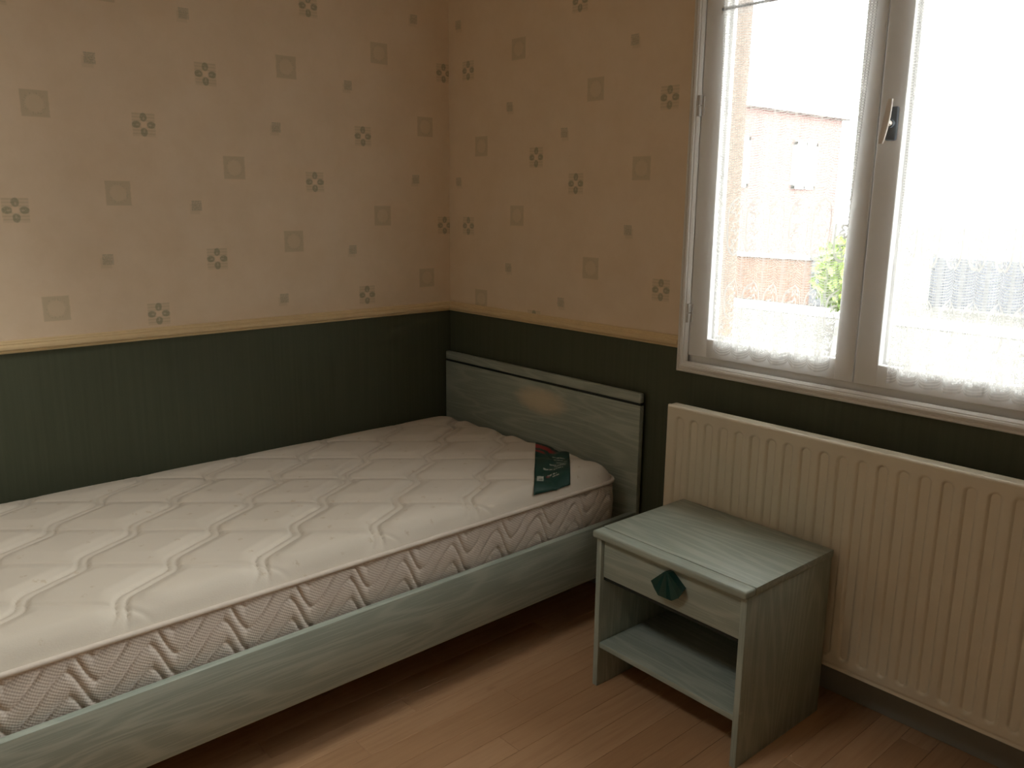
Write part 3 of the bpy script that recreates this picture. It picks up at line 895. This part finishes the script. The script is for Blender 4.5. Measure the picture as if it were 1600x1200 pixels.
# ------------------------------------------------------------------ lace curtains on the sashes
def curtain(name, xtl, xtr, xbl, xbr, mat, label, rlabel, seed):
    rng = random.Random(seed)
    NU, NV = 260, 150
    zt, zb, rod = 1.776, 0.866, 1.7575
    PU = 0.0735
    NS = 6 if seed == 1 else 7
    cloth = PU * NS
    ph = [rng.uniform(0, 6.28) for _ in range(5)]
    vs, uvs, fs = [], [], []
    for j in range(NV + 1):
        f = j / NV
        for i in range(NU + 1):
            u = i / NU
            uu = (u * cloth) - cloth / 2
            scal = 0.017 * math.sqrt(max(0.0, 1 - ((uu % PU) / PU * 2 - 1) ** 2))
            z0 = zb - scal
            z = zt + (z0 - zt) * f
            xl = xtl + (xbl - xtl) * f; xr = xtr + (xbr - xtr) * f
            gather = math.exp(-((z - rod) / 0.05) ** 2)
            # wider folds low down, tight gathers at the rod
            fold = 0.0065 * math.sin(2 * PI * u * NS + ph[0] + 0.5 * math.sin(3 * f + ph[1])) + 0.004 * math.sin(2 * PI * u * 3.4 + ph[2] + f) + 0.0025 * math.sin(2 * PI * u * 17 + ph[3]) * (0.35 + gather)
            fold *= (1 - 0.60 * gather); fold -= 0.002 * gather
            x = xl + (xr - xl) * (u + 0.007 * math.sin(2 * PI * u * NS + ph[4]) * (1 - abs(2 * u - 1)))
            y = -0.0235 + fold
            vs.append((x, y, z))
            uvs.append((uu, zt + (zb - .012 - zt) * f))
    for j in range(NV):
        for i in range(NU):
            a = j * (NU + 1) + i; fs.append((a, a + NU + 1, a + NU + 2, a + 1))
    c = raw(name, vs, fs, mat, None, True, uvs)
    tag(c, label, 'curtain', 'lace curtains on the casement sashes')
    r = empty('curtain_rod', ((xtl + xtr) / 2, -0.0135, rod))
    tag(r, rlabel, 'curtain rod', 'curtain rods on the casement sashes')
    bm = bmesh.new(); tube(bm, [(xtl - .010 + (xtr - xtl + .02) * k / 6, -0.0135, rod) for k in range(7)], 0.0038, 12)
    o = child(obj('rod', bm, MAT['handle_plate'], None, True, 40), r)
    for xe in (xtl - .010, xtr + .010):
        bm = bmesh.new()
        tube(bm, [(xe, -0.0140, rod), (xe, -0.004, rod)], 0.003, 8); bx(bm, xe - .006, xe + .006, -0.0065, -0.0042, rod - .010, rod + .010, .001)
        child(obj('bracket', bm, MAT['metal'], None, True, 40), r)
curtain('lace_curtain', 1.194, 1.606, 1.221, 1.563, MAT['lace1'], 'white lace net curtain on the left window sash', 'thin curtain rod across the top of the left window sash', 1)
curtain('lace_curtain', 1.692, 2.062, 1.712, 2.055, MAT['lace2'], 'white lace net curtain on the right window sash, cut by the picture edge', 'thin curtain rod across the top of the right window sash', 2)

# ------------------------------------------------------------------ outside
GZ = -0.25
struct(boxo('ground', (-45, 45, -40, 60, GZ - .3, GZ), MAT['gravel'], bev=0), 'pale gravel yard outside')
house = tag(empty('brick_house', (-10, 13.6, GZ)), 'pink brick house with white window seen through the left curtain', 'house')
bm = bmesh.new(); bx(bm, -13.0, -6.9, 11.0, 16.2, GZ, 3.05)
child(obj('wall', bm, MAT['house_brick']), house)
bm = bmesh.new()
prism(bm, [(-2.9, 0), (2.9, 0), (2.9, .12), (0, 1.0), (-2.9, .12)], [((-13.2, 13.6, 3.05), (0, 1, 0), (0, 0, 1)), ((-6.75, 13.6, 3.05), (0, 1, 0), (0, 0, 1))])
child(obj('roof', bm, MAT['house_roof']), house)
for y0, y1, z0, z1 in ((14.25, 15.15, 1.55, 2.50), (11.7, 12.6, 1.55, 2.50)):
    bm = bmesh.new()
    for d in ((y0, y0 + .08, z0, z1), (y1 - .08, y1, z0, z1), (y0, y1, z0, z0 + .08), (y0, y1, z1 - .08, z1), ((y0 + y1) / 2 - .03, (y0 + y1) / 2 + .03, z0, z1)):
        bx(bm, -6.93, -6.84, d[0], d[1], d[2], d[3])
    w_ = child(obj('window', bm, MAT['house_white']), house)
    bm = bmesh.new(); bx(bm, -6.92, -6.87, y0 + .05, y1 - .05, z0 + .05, z1 - .05)
    g_ = obj('shutter', bm, MAT['house_white'], w_)
gw = tag(empty('garden_wall', (-7, 10, GZ)), 'low rust-coloured garden wall with pale coping outside the window', 'wall')
bm = bmesh.new(); bx(bm, -12, -3.9, 9.9, 10.15, GZ, 0.42); child(obj('masonry', bm, MAT['garden_wall']), gw)
bm = bmesh.new(); bx(bm, -12, -3.9, 9.86, 10.19, 0.42, 0.47, .01); child(obj('coping', bm, MAT['coping']), gw)
gp = tag(empty('gate_pillar', (-3.75, 10, GZ)), 'short grey stone gate pillar outside at the end of the garden wall', 'pillar')
bm = bmesh.new(); bx(bm, -3.89, -3.59, 9.86, 10.16, GZ, 0.42, .01); child(obj('shaft', bm, MAT['pillar']), gp)
bm = bmesh.new(); bx(bm, -3.92, -3.56, 9.83, 10.19, 0.42, 0.50, .02); child(obj('cap', bm, MAT['pillar']), gp)
kb = tag(boxo('kerb', (-9, 3, 8.75, 9.0, GZ, GZ + .10), MAT['coping'], bev=0.02), 'white kerb stone strip along the yard outside the window', 'kerb')
fe = tag(empty('board_fence', (0, 11, GZ)), 'low blue-grey board fence beyond the yard behind the right curtain', 'fence')
bb = None
for i in range(34):
    if bb is None:
        bm = bmesh.new(); bx(bm, 0, .145, 0, .02, GZ + .03, 0.50, .004); bb = obj('board', bm, MAT['fence']); o = bb
    else:
        o = bb.copy(); COL.objects.link(o)
    o.location = (-2.55 + i * .15, 11, 0); o.parent = fe; o.matrix_parent_inverse = Matrix.Translation(-Vector(fe.location))
for zz in (-0.05, 0.36):
    child(boxo('fence_rail', (-2.6, 2.55, 11.021, 11.06, zz - .03, zz + .03), MAT['fence'], bev=.003), fe)
for xx in (-2.58, 0.0, 2.53):
    child(boxo('fence_post', (xx - .04, xx + .04, 11.06, 11.13, GZ, 0.55), MAT['fence'], bev=.003), fe)
def bush(c, r, label, n, seed):
    rng = random.Random(seed)
    b_ = tag(empty('garden_bush', (c[0], c[1], GZ)), label, 'bush')
    vs, fs = [], []
    for k in range(n):
        d = Vector((rng.gauss(0, 1), rng.gauss(0, 1), rng.gauss(0, 1))).normalized() * (r * rng.uniform(0.45, 1.0) ** 0.6)
        p = Vector(c) + Vector((d.x, d.y, d.z * 1.15))
        a = Vector((rng.gauss(0, 1), rng.gauss(0, 1), rng.gauss(0, 1))).normalized()
        bq = a.orthogonal().normalized(); L = r * .16; W = r * .07
        i = len(vs)
        vs += [p - a * L, p + bq * W, p + a * L, p - bq * W]; fs.append((i, i + 1, i + 2, i + 3))
    f = child(raw('foliage', [tuple(v) for v in vs], fs, MAT['leaf'], None, False), b_)
    f['kind'] = 'stuff'
    bm = bmesh.new()
    for k in range(4):
        tube(bm, [(c[0], c[1], GZ), (c[0] + rng.uniform(-.2, .2) * r, c[1] + rng.uniform(-.2, .2) * r, c[2] - .3 * r), (c[0] + rng.uniform(-.6, .6) * r, c[1] + rng.uniform(-.6, .6) * r, c[2] + .4 * r)], .015, 6)
    child(obj('stem', bm, MAT['bark']), b_)
bush((-2.38, 8.0, 0.42), 0.42, 'yellow-green leafy bush glimpsed beside the window meeting stile', 900, 3)
